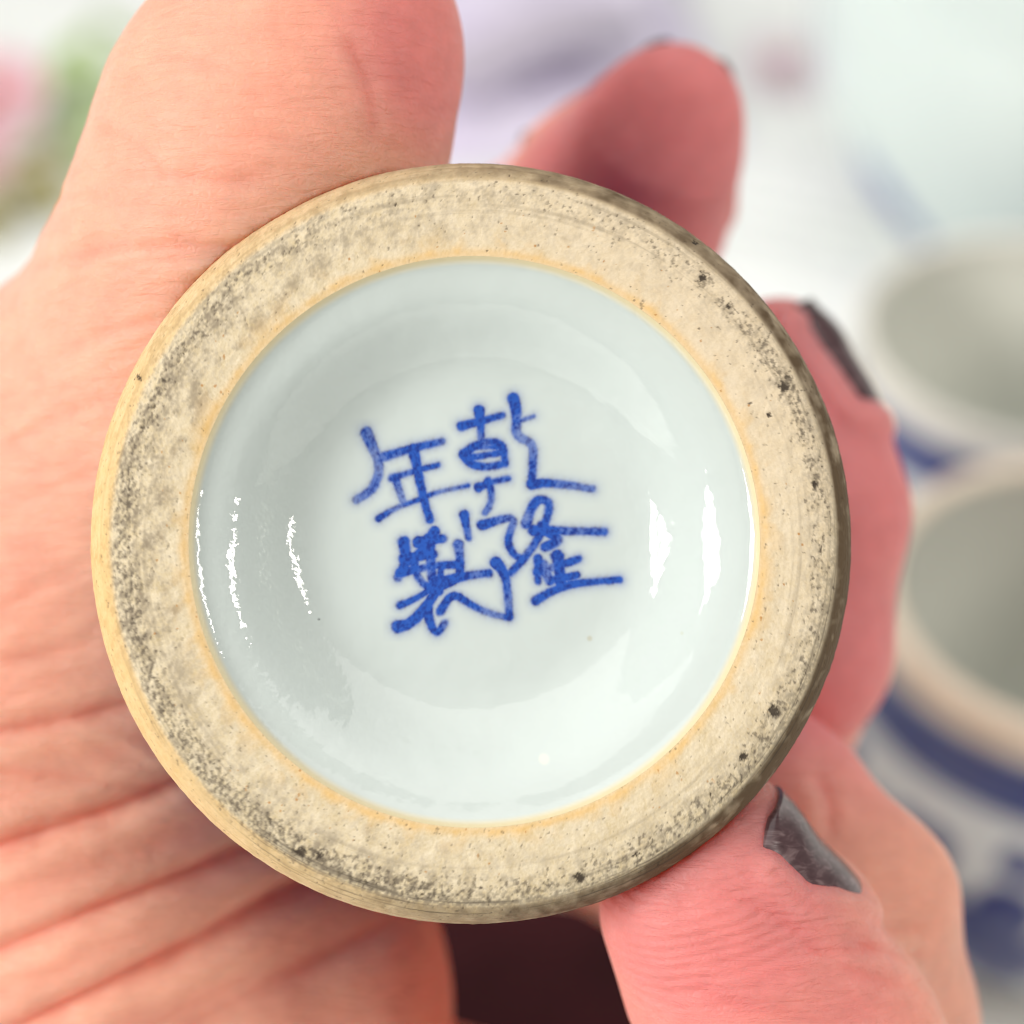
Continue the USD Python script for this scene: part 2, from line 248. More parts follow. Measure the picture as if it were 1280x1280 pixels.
strokes = {0: [  # each stroke: half the brush width and its course, in points of an enlarged view of the mark
 (14, [(130,240),(150,290),(178,350),(182,400),(165,460),(130,495),(85,520)]), (13, [(185,345),(300,310),(445,275)]), (15, [(325,310),(345,400),(360,480),(375,540),(395,605)]),
 (11, [(235,430),(330,400),(430,375)]), (13, [(250,430),(265,480),(285,535)]), (11, [(180,600),(260,550),(340,525),(420,490),(555,462)])],
 1: [(12, [(530,212),(610,190),(700,165)]), (14, [(603,145),(608,200),(612,265)]), (13, [(540,330),(570,300),(640,275),(705,285),(712,370)]), (13, [(540,330),(570,375),(640,385),(712,368)]), (11, [(560,345),(700,322)]), (9, [(585,300),(700,300)]),
 (11, [(600,470),(660,445),(725,432)]), (12, [(640,445),(657,490),(650,545),(628,575)]), (15, [(748,95),(765,170),(755,250),(832,285),(830,360),(825,450)]), (9, [(770,190),(832,170)]), (14, [(825,455),(900,450),(1000,462),(1080,475)])],
 2: [(13, [(285,700),(300,780),(260,850)]), (13, [(350,700),(450,685)]), (13, [(415,655),(370,720),(330,765)]), (14, [(290,770),(410,750)]), (15, [(392,690),(400,800),(405,860),(430,905)]), (11, [(270,830),(400,800),(510,790)]), (14, [(515,710),(525,800),(520,845)]),
 (11, [(330,790),(342,850),(390,893)]), (13, [(430,870),(540,842),(645,830)]), (12, [(400,895),(490,870),(525,840)]), (10, [(270,965),(340,935),(420,885)]), (14, [(260,1055),(310,1045),(370,985),(425,900)]), (13, [(385,980),(395,1040),(425,1090),(458,1040)]),
 (12, [(440,990),(490,912),(560,960),(640,1000),(730,1018)]), (12, [(540,585),(557,680)]), (11, [(440,850),(440,800),(500,800)])],
 3: [(13, [(615,628),(700,600),(752,600),(735,650),(722,700),(745,750),(785,770)]), (13, [(672,785),(712,830),(725,920),(730,1012)]), (13, [(800,622),(830,535),(870,515),(903,540),(888,600),(845,700),(780,780),(735,830)]),
 (13, [(830,650),(960,652),(1130,655)]), (17, [(870,640),(950,690),(880,720)]), (11, [(850,770),(850,865)]), (15, [(932,760),(948,880)]), (12, [(850,825),(930,800),(1022,770)]), (14, [(870,800),(900,862)]), (12, [(930,855),(1015,838)]), (12, [(842,945),(900,908),(1000,872),(1195,858)])]}
wob = (q(3.0, 14) - 0.5)
dens = q(4.5, 15, 4); soft = fbm(p3 * 0.6 + 20, 2, 16)
zoom = 380 / 1280.0; mm = zoom * PX * 144.3 / 140
inside = (R < 12.6)
owner = np.zeros(X.shape, int) - 1; best = np.full(X.shape, 9.0); ink = np.zeros(X.shape)
for ch, lines in strokes.items():
    for w, line in lines:
        line = np.array(line, float); c = chaikin(np.stack(vase_px(420 + line[:, 0] * zoom, 470 + line[:, 1] * zoom, -4.93), -1).T, 2)
        c = resample(c, 0.05); hw = w * mm * ((1.72 if ch > 1 else 1.60) + 0.5 * (noise(np.array([[len(line) * 3.1 + line[0, 0], line[0, 1], 0]]) * 0.37)[0] - 0.5))
        near = inside & (X > c[:, 0].min() - 1) & (X < c[:, 0].max() + 1) & (Y > c[:, 1].min() - 1) & (Y < c[:, 1].max() + 1)
        pts2 = np.stack([X[near], Y[near]], -1); d = np.full(len(pts2), 9.0); at = np.zeros(len(pts2))
        for k, s in enumerate(c):
            e = np.hypot(pts2[:, 0] - s[0], pts2[:, 1] - s[1]); m = e < d; d[m] = e[m]; at[m] = k / len(c)
        fade = 1.0 - 0.15 * at * (len(line) > 2)
        e = d - hw * (0.98 + 0.3 * wob[near] + 0.22 * np.exp(-at * 6) - 0.08 * at)
        val = np.maximum((1 - sstep(-0.19, 0.17, e)) * fade, 0.36 * np.exp(-np.maximum(e, 0) / 0.22))
        cur = ink[near]; ink[near] = np.maximum(cur, val) + 0.10 * np.minimum(cur, val)
        b, o = best[near], owner[near]; m = e < b; b[m] = e[m]; o[m] = ch; best[near], owner[near] = b, o
blue = lin(26, 82, 180); deep = lin(8, 46, 138)
inkc = blue + (deep - blue) * sstep(0.4, 0.7, dens)[..., None]
k = np.clip(ink * (0.90 + 0.40 * dens + 0.8 * (soft - 0.5)), 0, 0.97)
col = col * (1 - k[..., None]) + inkc * k[..., None]
for (sx, sy, sr, c, st) in ((737, 798, 5, (170, 150, 90), 0.35), (399, 774, 2.2, (60, 60, 60), 0.7), (676, 944, 9, (236, 234, 214), 0.5), (845, 790, 3, (190, 190, 150), 0.3)):   # kiln specks
    p = vase_px(sx, sy, -5.05); d = np.hypot(X - p[0], Y - p[1]); kk = (1 - sstep(sr * PX * .3, sr * PX, d)) * st; col = col + (lin(*c) - col) * kk[..., None]
col = col + (lin(228, 206, 150) - col) * (sstep(18.15, 18.7, R) * 0.75)[..., None]
hz = (fbm(p3 * 0.42 + 11, 2, 61) - 0.5) * 0.10 * sstep(3, 9, R) * (1 - sstep(17.8, 18.5, R))       # glaze that ran unevenly
vv = np.stack([X, Y, Z + hz], -1).reshape(-1, 3) * 0.001; ff = grid_faces(nr, NT2)[:, ::-1]
ff = np.vstack([ff[:, [0, 1, 2]], ff[:, [0, 2, 3]]]); _, _, nn = meshkit.arrays((vv, ff), True)
if nn[:NT2 * 5, 2].mean() < 0: ff = ff[:, ::-1]; nn = -nn
inked = (ink > 0.45).ravel(); own = np.where(inked, owner.ravel(), -1)
fo = own[ff]; fo = np.where((fo >= 0).all(1), fo[:, 0], -1)
colf = np.clip(col, 0.005, 0.9).reshape(-1, 3)
reliefg = np.repeat((0.9 * sstep(10.5, 12, R) * np.exp(-((np.degrees(A) - 195) / 50) ** 2)).reshape(-1, 1), 3, 1)
def piece(name, sel, parent):
    u, inv = np.unique(ff[sel], return_inverse=True)
    return obj(name, vv[u], inv.reshape(-1, 3), M['vase_glaze'], parent, normals=nn[u], color=colf[u], extra={'relief': reliefg[u]})
recess = piece('base_recess', fo < 0, vase)
for ch, words in enumerate(('upper left character of the blue mark', 'upper right character of the blue mark', 'lower left character of the blue mark', 'lower right character of the blue mark')):
    tag(piece('painted_character', fo == ch, recess), words)
# unseen body behind the foot, made wide and dark to deepen the hollow's shade
body_prof = [(25.0, -7.0), (24.2, -9.5), (24.4, -13), (25.8, -20), (26.8, -29), (26.0, -37), (20, -43), (12, -46), (9.5, -50), (9.8, -54), (12.2, -57.5), (12.6, -58.2), (11.8, -58.2), (8.6, -54), (8.3, -50)]
v, f, pp, a = lathe(chaikin(body_prof, 2), 160, 0.5)
hgt = v[:, 2]; ang = np.arctan2(v[:, 1], v[:, 0])
k = np.clip(sstep(-12.0, -12.6, hgt) * sstep(-47, -46.5, hgt) - 0.75 * sstep(0.56, 0.62, fbm(np.stack([np.cos(ang) * 4 + 9, np.sin(ang) * 4 + 9, hgt * 0.16 + 20], -1), 3, 4)) * ((hgt < -16) & (hgt > -42)), 0, 0.97)
colb = base + (deep - base) * k[:, None]
obj('body', v * 0.001, f[:, ::-1], M['vase_glaze'], vase, color=colb)

# ------------------------------------------------------------------ the hand
def seg(pts): return [(P(*p[:3]), p[3]) for p in pts]
def dist_chain(x, chain, k):
    d = None
    for (a0, r0), (a1, r1) in zip(chain[:-1], chain[1:]):
        ab = a1 - a0; t = np.clip(((x - a0) @ ab) / (ab @ ab), 0, 1)
        e = np.linalg.norm(x - a0 - t[:, None] * ab, axis=1) - (r0 + t * (r1 - r0))
        d = e if d is None else smin(d, e, k)
    return d
def smin(a, b, k):
    h = np.maximum(k - np.abs(a - b), 0) / k
    return np.minimum(a, b) - h * h * h * k / 6.0
def smax(a, b, k): return -smin(-a, -b, k)
FINGERS = {
 'thumb': (seg([(60, 900, -36, 20), (185, 610, -32, 19), (265, 428, -21, 14.0), (296, 306, -15, 11.9), (345, 165, -13, 11.9), (392, 62, -12.5, 10.7)]), 5),
 'index': (seg([(330, 420, -100, 13), (520, 400, -84, 11.5), (690, 335, -63, 10.4), (772, 262, -49, 9.6), (822, 180, -42, 7.2), (843, 138, -40, 5.5)]), 3),
 'middle': (seg([(420, 800, -106, 13), (680, 960, -104, 11), (900, 985, -66, 10), (985, 810, -38, 8.3), (1008, 640, -36, 8.1), (992, 545, -37, 7.2), (974, 462, -38, 6.0)]), 3),
 'ring': (seg([(400, 1000, -116, 13), (740, 1000, -114, 11.5), (975, 1130, -86, 10.3), (1025, 1205, -64, 10.3), (1056, 1235, -44, 9.8), (1076, 1275, -27, 8.8), (1068, 1130, -24, 7.6), (985, 1000, -25, 5.8), (930, 930, -28, 5.0)]), 3),
 'pinky': (seg([(420, 1420, -66, 13), (640, 1448, -40, 9.6), (930, 1550, -25, 10.2), (1018, 1318, -13, 9.2), (942, 1185, -11, 8.4), (900, 1120, -9.5, 7.4), (893, 1075, -9.5, 6.6)]), 2.5)}
PAD = seg([(879, 1138, -8.5, 6.7), (912, 1222, -9.5, 7.4)])
PALM = [(seg([(60, 900, -36, 22), (120, 1150, -38, 22)]), 4), (seg([(120, 1150, -38, 22), (260, 1260, -38, 15), (414, 1255, -35, 9.0)]), 4), (seg([(200, 1100, -36, 17), (390, 1175, -37, 9.4)]), 4), (seg([(100, 1350, -40, 22), (400, 1370, -38, 10.5)]), 4),
 (seg([(150, 600, -66, 18), (330, 420, -100, 13)]), 4), (seg([(100, 850, -72, 20), (420, 800, -108, 14)]), 4), (seg([(100, 1100, -72, 20), (390, 1020, -116, 14)]), 4), (seg([(100, 1350, -70, 20), (380, 1420, -76, 13)]), 4), (seg([(330, 420, -100, 13), (420, 800, -108, 14), (390, 1020, -116, 14), (380, 1420, -76, 13)]), 4)]
wr = [(P(60, 1000, -52), 26), (np.array([-78, -62, -50.0]), 25), (np.array([-125, -88, -46.0]), 27)]
prof_r = np.array(sorted([(z, r) for r, z in list(prof_out) + body_prof[1:11]]))
def vase_sdf(x):
    q = to_vase(x); r = np.hypot(q[:, 0], q[:, 1]); R = np.interp(q[:, 2], prof_r[:, 0], np.maximum.accumulate(prof_r[:, 1][::-1])[::-1] * 0 + prof_r[:, 1])
    R = np.where(q[:, 2] > -0.5, np.maximum(R, 24.4), R)
    return np.maximum(np.maximum((r - R) * 0.95, q[:, 2] - 6.0), -60 - q[:, 2])
def hand_sdf(x):
    d = dist_chain(x, wr, 8)
    for c, k in PALM: d = smin(d, dist_chain(x, c, k), 9)
    d = smin(d, dist_chain(x, *FINGERS['thumb']), 9)
    fs = None
    for n in ('index', 'middle', 'ring', 'pinky'):
        e = dist_chain(x, *FINGERS[n])
        if n == 'pinky': e = smin(e, dist_chain(x, PAD, 2), 4)
        fs = e if fs is None else smin(fs, e, 5.0 if n == 'pinky' else 1.3)
    d = smin(d, fs, 4)
    return smax(d, -0.10 - vase_sdf(x), 0.5)
def surface_nets(lo, hi, hstep):
    n = np.ceil((hi - lo) / hstep / 8).astype(int) * 8 + 1
    B = (n - 1) // 8
    ci = np.stack(np.meshgrid(*[np.arange(b) for b in B], indexing='ij'), -1).reshape(-1, 3)
    cd = hand_sdf(lo + (ci * 8 + 4) * hstep)
    vol = np.repeat(np.repeat(np.repeat(cd.reshape(B), 8, 0), 8, 1), 8, 2).astype(np.float32)
    vol = np.pad(vol, ((0, 1),) * 3, mode='edge')
    act = ci[np.abs(cd) < 8 * hstep * 1.1]
    off = np.stack(np.meshgrid(*[np.arange(9)] * 3, indexing='ij'), -1).reshape(-1, 3)
    for s in range(0, len(act), 1500):
        idx = (act[s:s + 1500, None] * 8 + off).reshape(-1, 3)
        vol[idx[:, 0], idx[:, 1], idx[:, 2]] = hand_sdf(lo + idx * hstep)
    s = vol < 0
    c = sum(s[i:n[0] - 1 + i, j:n[1] - 1 + j, k:n[2] - 1 + k].astype(np.int8) for i in (0, 1) for j in (0, 1) for k in (0, 1))
    cells = np.argwhere((c > 0) & (c < 8)); num = np.full(n - 1, -1, np.int32); num[tuple(cells.T)] = np.arange(len(cells))
    acc, cnt = np.zeros((len(cells), 3)), np.zeros(len(cells))
    cor = [np.array((i, j, k)) for i in (0, 1) for j in (0, 1) for k in (0, 1)]
    for a0 in cor:
        for ax in range(3):
            if a0[ax]: continue
            a1 = a0.copy(); a1[ax] = 1
            v0, v1 = vol[tuple((cells + a0).T)], vol[tuple((cells + a1).T)]; m = (v0 < 0) != (v1 < 0)
            t = v0[m] / (v0[m] - v1[m]); acc[m] += a0 + t[:, None] * (a1 - a0); cnt[m] += 1
    verts = lo + (cells + acc / cnt[:, None]) * hstep
    faces = []
    for ax in range(3):
        b, c2 = (ax + 1) % 3, (ax + 2) % 3
        sl0 = [slice(1, -1)] * 3; sl1 = [slice(1, -1)] * 3; sl0[ax], sl1[ax] = slice(0, -1), slice(1, None)
        e = np.argwhere(s[tuple(sl0)] != s[tuple(sl1)]); o = np.ones(3, int); o[ax] = 0; e = e + o
        inside_first = s[tuple(e.T)]
        db, dc = np.zeros(3, int), np.zeros(3, int); db[b] = 1; dc[c2] = 1
        quad = np.stack([num[tuple((e - db - dc).T)], num[tuple((e - dc).T)], num[tuple(e.T)], num[tuple((e - db).T)]], 1)
        quad[~inside_first] = quad[~inside_first][:, ::-1]; faces.append(quad)
    return verts, np.vstack(faces)
lo, hi = np.array([-160.0, -125, -140]), np.array([42.0, 48, 8])
hv, hq = surface_nets(lo, hi, 0.65)
hf = np.vstack([hq[:, [0, 1, 2]], hq[:, [0, 2, 3]]])
# finer where the picture looks
def to_px(p): s = 140.0 / (140.0 - p[:, 2]) / PX; return 640 + p[:, 0] * s, 640 - p[:, 1] * s
import trimesh
px_, py_ = to_px(hv); seen = (px_ > -120) & (px_ < 1400) & (py_ > -120) & (py_ < 1400) & (hv[:, 2] > -62)
hv, hf = trimesh.remesh.subdivide(hv, hf, np.nonzero(seen[hf].all(1))[0])
hv, hf = trimesh.Trimesh(hv, hf, process=True).vertices.view(np.ndarray).copy(), trimesh.Trimesh(hv, hf, process=True).faces.view(np.ndarray).copy()
e = 0.3
def sdf_normal(x): g = np.stack([hand_sdf(x + d) - hand_sdf(x - d) for d in np.eye(3) * e], -1); return g / np.maximum(np.linalg.norm(g, axis=1, keepdims=True), 1e-9)
hn = sdf_normal(hv); hv -= hn * hand_sdf(hv)[:, None] * 0.8
hn = sdf_normal(hv)
front = sstep(-0.05, 0.35, hn[:, 2]) * (hv[:, 2] > -50)
px_, py_ = to_px(hv); disp = np.zeros(len(hv))
creases = [(11, 0.75, [(-90, 935), (60, 905), (150, 885), (200, 868)]), (13, 1.25, [(-90, 1090), (0, 1060), (110, 1025), (200, 990), (280, 950)]), (7, -0.18, [(80, 905), (150, 922), (215, 965)]), (8, 0.3, [(-20, 960), (80, 972), (200, 985)]),
 (11, 1.0, [(-90, 1228), (0, 1190), (120, 1140), (230, 1095), (330, 1056), (400, 1015)]), (12, 1.25, [(-20, 1305), (40, 1280), (120, 1240), (230, 1190), (330, 1130), (440, 1075)]), (17, 0.8, [(200, 1310), (300, 1250), (400, 1200), (520, 1140)]), (9, 0.4, [(180, 1290), (280, 1235), (330, 1215)]),
 (10, 0.42, [(40, 330), (110, 312), (200, 306), (340, 312)]), (8, 0.22, [(120, 338), (200, 322), (280, 318)]), (9, 0.25, [(150, 214), (210, 218), (270, 226), (340, 222)]), (7, 0.2, [(120, 152), (165, 175), (200, 205), (205, 235)]), (8, 0.2, [(180, 75), (230, 72), (290, 85)]), (7, 0.15, [(230, 170), (300, 165), (380, 175)]),
 (6, 0.14, [(30, 470), (90, 430), (160, 405), (230, 398)]), (6, 0.14, [(0, 560), (70, 520), (130, 500)]), (6, 0.14, [(0, 640), (60, 610), (120, 590)]), (6, 0.14, [(0, 760), (50, 735), (110, 720)]), (6, 0.12, [(60, 250), (110, 240), (150, 250)]),
 (9, 0.3, [(0, 825), (60, 818), (130, 800)]), (7, 0.25, [(1000, 1185), (1060, 1190), (1110, 1180)]), (9, 0.35, [(1020, 960), (1040, 1005), (1035, 1050)]), (7, 0.2, [(430, 40), (460, 100), (470, 180)]), (10, 0.22, [(860, 1230), (940, 1262), (1020, 1270)]), (7, 0.28, [(1075, 1150), (1115, 1165), (1160, 1160)]), (6, 0.22, [(1062, 1172), (1110, 1192), (1165, 1195)]), (6, 0.2, [(1040, 1200), (1090, 1225), (1150, 1235)]), (5, 0.15, [(900, 1110), (960, 1140), (1010, 1170)])]
for w, dep, line in creases:
    c = resample(chaikin(line, 2), 4); m = (px_ > c[:, 0].min() - 60) & (px_ < c[:, 0].max() + 60) & (py_ > c[:, 1].min() - 60) & (py_ < c[:, 1].max() + 60) & (front > 0)
    if not m.any(): continue
    x, y = px_[m], py_[m]; d = np.full(m.sum(), 1e9); at = np.zeros(m.sum())
    for k, s in enumerate(c):
        ee = np.hypot(x - s[0], y - s[1]); u = ee < d; d[u] = ee[u]; at[u] = k / (len(c) - 1)
    taper = np.clip(np.minimum(at, 1 - at) * 6 + 0.1, 0, 1)
    d = d + (fbm(hv[m] * 0.35 + 40, 2, 9) - 0.5) * 8
    disp[m] += front[m] * taper * (-dep * np.exp(-np.abs(d / w) ** 1.4) + 0.28 * dep * np.exp(-((np.abs(d) - 2.6 * w) / (1.5 * w)) ** 2))
# wrinkles drawn across the thenar and low lumps of flesh
a0 = math.radians(24); u = hv[:, 0] * math.cos(a0) + hv[:, 1] * math.sin(a0); w_ = -hv[:, 0] * math.sin(a0) + hv[:, 1] * math.cos(a0)
fine = fbm(np.stack([u * 0.10 + 50, w_ * 0.75 + 50, hv[:, 2] * 0.25 + 50], -1), 3, 17) - 0.5
mask = sstep(40, 20, np.linalg.norm(hv - P(60, 640, -20), axis=1))
disp += front * fine * (0.08 + 0.24 * mask)
disp += (fbm(hv * 0.16 + 60, 3, 18) - 0.5) * 0.35 * front
# nails: plates laid on the finger, following its curve, with a free edge
def nail(axis_pt, a_, n_, length, half_angle, over, name_label, root=0.16):
    a_ = np.array(a_, float); a_ /= np.linalg.norm(a_); n_ = np.array(n_, float); n_ -= a_ * (n_ @ a_); n_ /= np.linalg.norm(n_); s_ = np.cross(a_, n_)
    nu, nv = 33, 41; U, V = np.meshgrid(np.linspace(-1, 1, nu), np.linspace(0, 1, nv), indexing='ij')
    shape = np.clip(np.minimum((V / root), 1), 0, 1) ** 0.6 * np.where(V > 0.78, np.sqrt(np.clip(1 - ((V - 0.78) / 0.26) ** 2, 0.02, 1)), 1)
    th = U * half_angle * (0.12 + 0.88 * shape)
    d = np.cos(th)[..., None] * n_ + np.sin(th)[..., None] * s_
    o = axis_pt + a_ * ((V - 0.5) * length)[..., None]
    t = np.zeros(U.shape)
    for _ in range(60): t += np.clip(-hand_sdf((o + d * t[..., None]).reshape(-1, 3)).reshape(U.shape), -1, 1) * 0.7
    cap = int(nv * over)                                            # beyond the bed the plate runs straight on past the fingertip
    sl = (t[:, cap - 1] - t[:, cap - 8]) / 7
    for j in range(cap, nv): t[:, j] = t[:, cap - 1] + np.clip(sl, -0.05, 0.02) * (j - cap + 1)
    t = np.maximum(t, 1.0)
    from scipy.ndimage import gaussian_filter
    t = gaussian_filter(t, 2.0, mode='nearest')
    sink = 0.55 * (1 - np.clip(np.minimum.reduce([(1 - np.abs(U)) / 0.25, V / 0.15]), 0, 1)) + 0.5 * np.clip(1 - V / 0.12, 0, 1)
    top = o + d * (t + 0.16 - 0.75 * sink)[..., None]; bot = o + d * (t - 0.30 - 0.75 * sink)[..., None]
    v = np.vstack([top.reshape(-1, 3), bot.reshape(-1, 3)]); g = grid_faces(nu, nv, False); k = nu * nv
    fl = [g, g[:, ::-1] + k]
    rim = np.r_[np.arange(nv), np.arange(1, nu) * nv + nv - 1, (nu - 1) * nv + np.arange(nv - 2, -1, -1), np.arange(nu - 2, 0, -1) * nv]
    nx = np.roll(rim, -1); fl.append(np.stack([rim, rim + k, nx + k, nx], 1))
    v_, f_ = v, np.vstack(fl)
    outline = top.reshape(-1, 3)[rim]; bed = np.array([V.ravel()[i] for i in rim]) < over
    return (v_, f_[:, ::-1], outline[bed], name_label)
nails = [nail(P(935, 1140, -11), (-125 , 128, 8), (0.71, 0.65, 0.29), 10.5, 0.90, 0.80, 'dark grey nail with pale streaks, on the fingertip at the lower right', 0.5),
 nail(P(988, 487, -38), (-0.45, 0.88, 0.0), (0.88, 0.45, 0.14), 12.0, 1.15, 0.95, 'dark blurred nail of the fingertip at the right of the ring'),
 nail(P(838, 150, -41), (0.36, 0.92, 0.10), (0.02, 0.02, -1.0), 13.8, 0.85, 0.66, 'dark edge of the nail of the upper fingertip'),
 nail(P(385, 75, -12.7), P(392, 62, -12.5) - P(345, 165, -13), (-0.35, 0.0, -1.0), 13.5, 1.0, 0.88, 'nail on the back of the thumb')]
from scipy.spatial import cKDTree
for (v_, f_, outline, lab) in nails:
    dd = cKDTree(outline).query(hv, distance_upper_bound=4)[0]
    disp += np.where(np.isfinite(dd), 0.55 * np.exp(-((np.minimum(dd, 9) - 0.55) / 0.75) ** 2), 0)
hv = hv + hn * np.clip(disp, -1.6, 0.9)[:, None]
# skin colour: paler palm, pinker finger pads, shade red painted on the right fingers
def near_px(px, py, z, r): return sstep(r, r * 0.35, np.linalg.norm(hv - P(px, py, z), axis=1))
palm_c, pink_c, red_c, tan_c = (np.array(c) for c in ((0.82, 0.385, 0.275), (0.74, 0.235, 0.22), (0.67, 0.215, 0.215), (0.72, 0.35, 0.255)))
flush_shade = np.maximum.reduce([near_px(843, 150, -36, 22), near_px(800, 260, -40, 22), near_px(1000, 560, -32, 26), near_px(980, 800, -30, 22)])
soft_pink = np.maximum.reduce([near_px(880, 1120, -3, 17), near_px(930, 1250, -5, 18) * 0.8, near_px(520, 60, -8, 11) * 0.9])
tan = np.maximum.reduce([near_px(1090, 1080, -16, 13), near_px(1150, 1250, -20, 14)])
mott = (fbm(hv * 0.22 + 70, 3, 25) - 0.5)[:, None]
tone = palm_c * (1 + 0.18 * mott * np.array([0.4, 1, 1]))
for c, k in ((tan_c, tan), (pink_c, soft_pink), (red_c, flush_shade)): tone = tone + (c - tone) * k[:, None]
pad = np.maximum(near_px(880, 1180, -3, 15), near_px(850, 1120, -3, 10)) * front
relief = np.stack([pad * 0.38, pad * 0, pad * 0], -1)
hand = thing('hand', 'left hand with palm forward and bent fingers gripping the small vase', 'hand', LOCAL)
sk = obj('skin', hv * 0.001, hf, M['skin'], hand, color=np.clip(tone, 0.02, 0.92), extra={'relief': relief})
for v_, f_, _, lab in nails: tag(obj('fingernail', v_ * 0.001, f_, M['nail_polish'], hand), lab)

# ------------------------------------------------------------------ blue and white porcelain on the table
white_p, blue_p, deep_p, clay_p = lin(212, 218, 218), lin(60, 78, 160), lin(24, 34, 100), lin(238, 222, 200)
def medallion(x, y, r, n, seed):                     # a brushed flower: 0..1 of blue at (x, y) from its centre
    d = np.hypot(x, y) / r; t = np.arctan2(y, x)
    petal = np.abs(np.cos(n * t / 2)) ** 0.7 * 0.55 + 0.45
    return np.clip(sstep(1.05, 0.95, d / petal) * (0.85 + 0.15 * sstep(0.25, 0.4, np.abs(d - 0.5))), 0, 1)
def cup(name, label, x, y, r, hgt, wall, seed, band=True, group=None, rz=0, belly=1.2, clay_p=clay_p):
    c = thing(name, label, 'cup', place(x, y, 0, rz), group)
    out = chaikin([(r * .80, 0), (r * .84, .001), (r * .84, hgt * .06), (r * 1.0, hgt * .14), (r * belly, hgt * .34), (r * belly, hgt * .58), (r * (.8 + .2 * belly), hgt * .84), (r, hgt * .93), (r, hgt)], 3)
    v, f, pp, a = lathe(out, 240, 0.0007)
    A_ = np.arctan2(v[:, 1], v[:, 0]); hh = v[:, 2]
    k = np.zeros(len(v)); t = hgt - hh
    if band: k = np.maximum(k, sstep(.0010, .0, np.abs(t - .0088) - .0034))
    nrep = 7
    for i in range(nrep):
        for (dx, tt, rr, nn) in ((0, .034, .0125, 5), (.5, .0230, .0050, 2), (.5, .041, .0075, 3), (-.33, .0215, .0050, 2), (.14, .0185, .0038, 2)):
            ax = ((A_ - (i + dx) * 2 * np.pi / nrep + np.pi) % (2 * np.pi) - np.pi) * r
            near = np.hypot(ax, t - tt) < rr * 1.6
            k[near] = np.maximum(k[near], medallion(ax[near], (t - tt)[near], rr, nn, seed))
    k *= 0.9 + 0.4 * fbm(v * 260 + 40, 3, seed)
    col = white_p + (deep_p * 0.75 + blue_p * 0.25 - white_p) * np.clip(k, 0, 1)[:, None]
    col = col + (clay_p - col) * sstep(.0048, .0034, t)[:, None]
    obj('outer_wall', v, f, M['porcelain'], c, color=col)
    rim = chaikin([(r, hgt), (r - wall * .2, hgt + .0008), (r - wall * .8, hgt + .0008), (r - wall, hgt)], 2)
    v, f, pp, a = lathe(rim, 240, 0.0003); obj('rim', v, f, M['bare_clay'], c, color=np.broadcast_to(clay_p, v.shape) * (1 + 0.15 * (fbm(v * 900 + 30, 2, seed)[:, None] - 0.5)))
    inn = chaikin([(r - wall, hgt), (r - wall * .9, hgt * .9), (r * .88, hgt * .6), (r * .7, hgt * .25), (r * .3, hgt * .1), (.0001, hgt * .09)], 3)
    v, f, pp, a = lathe(inn, 200, 0.001); obj('inner_wall', v, f, M['porcelain'], c, color=np.broadcast_to(lin(212, 213, 204), v.shape))
    return c
cup('cup', 'blue and white cup with wide clay rim, nearest at the lower right edge', 0.0830, 0.1190, 0.0325, 0.057, 0.0036, 3, rz=35.0)
cup('cup', 'smaller pale cup behind the nearest cup, below the white jar', 0.0930, 0.1960, 0.0340, 0.050, 0.0024, 5, belly=1.06, clay_p=lin(222, 219, 210))
# the big white jar
jar = thing('jar', 'large white glazed jar with blue brush strokes at the upper right', 'jar', place(0.124, 0.303, 0))
JR = 0.063
prof = chaikin([(.034, 0), (.037, .001), (.0375, .007), (.0365, .008), (.041, .014), (.054, .030), (JR, .054), (.058, .084), (.048, .112), (.032, .128), (.029, .140), (.0305, .148)], 3)
v, f, pp, a = lathe(prof, 260, 0.0008)
A_ = np.arctan2(v[:, 1], v[:, 0]); hh = v[:, 2]; k = np.zeros(len(v))
for i in range(6):
    a_c = math.radians(214) + i * math.pi / 3
    ax = ((A_ - a_c + np.pi) % (2 * np.pi) - np.pi) * JR
    k = np.maximum(k, np.clip(1.5 - np.hypot((ax + (hh - .023) * .50) / .0085, (hh - .023) / .018) ** 2, 0, 1) * 0.85)
k *= 0.8 + 0.4 * fbm(v * 150 + 20, 2, 7)
obj('body', v, f, M['porcelain'], jar, color=lin(213, 225, 222) + (lin(40, 66, 160) - lin(213, 225, 222)) * np.clip(k, 0, 1)[:, None])
v, f, pp, a = lathe(chaikin([(.0305, .148), (.0285, .1495), (.0262, .148), (.0255, .138), (.028, .128), (.044, .117), (.054, .098), (.056, .075)], 2), 160, .0015)
obj('mouth', v, f, M['porcelain'], jar, color=np.broadcast_to(lin(222, 230, 226), v.shape))

# ------------------------------------------------------------------ cloths and flowers further back
def sheet(w, d, nx, ny, fn, thick=0.0012):
    X, Y = np.meshgrid(np.linspace(-w / 2, w / 2, nx), np.linspace(-d / 2, d / 2, ny), indexing='ij')
    Z = fn(X, Y); up = np.stack([X, Y, Z], -1).reshape(-1, 3); dn = up - [0, 0, thick]; g = grid_faces(nx, ny, False); k = nx * ny
    rim = np.r_[np.arange(ny), np.arange(1, nx) * ny + ny - 1, (nx - 1) * ny + np.arange(ny - 2, -1, -1), np.arange(nx - 2, 0, -1) * ny]; nx_ = np.roll(rim, -1)
    return np.vstack([up, dn]), np.vstack([g[:, ::-1][:, ::-1], g[:, ::-1] + k, np.stack([rim, rim + k, nx_ + k, nx_], 1)])[:, ::1]
v, f = sheet(0.075, 0.085, 90, 60, lambda X, Y: 0.004 + 0.0032 * np.abs(np.sin((Y + 0.25 * X) * 330 + np.sin(X * 40))) + 0.001 * np.sin(X * 60))
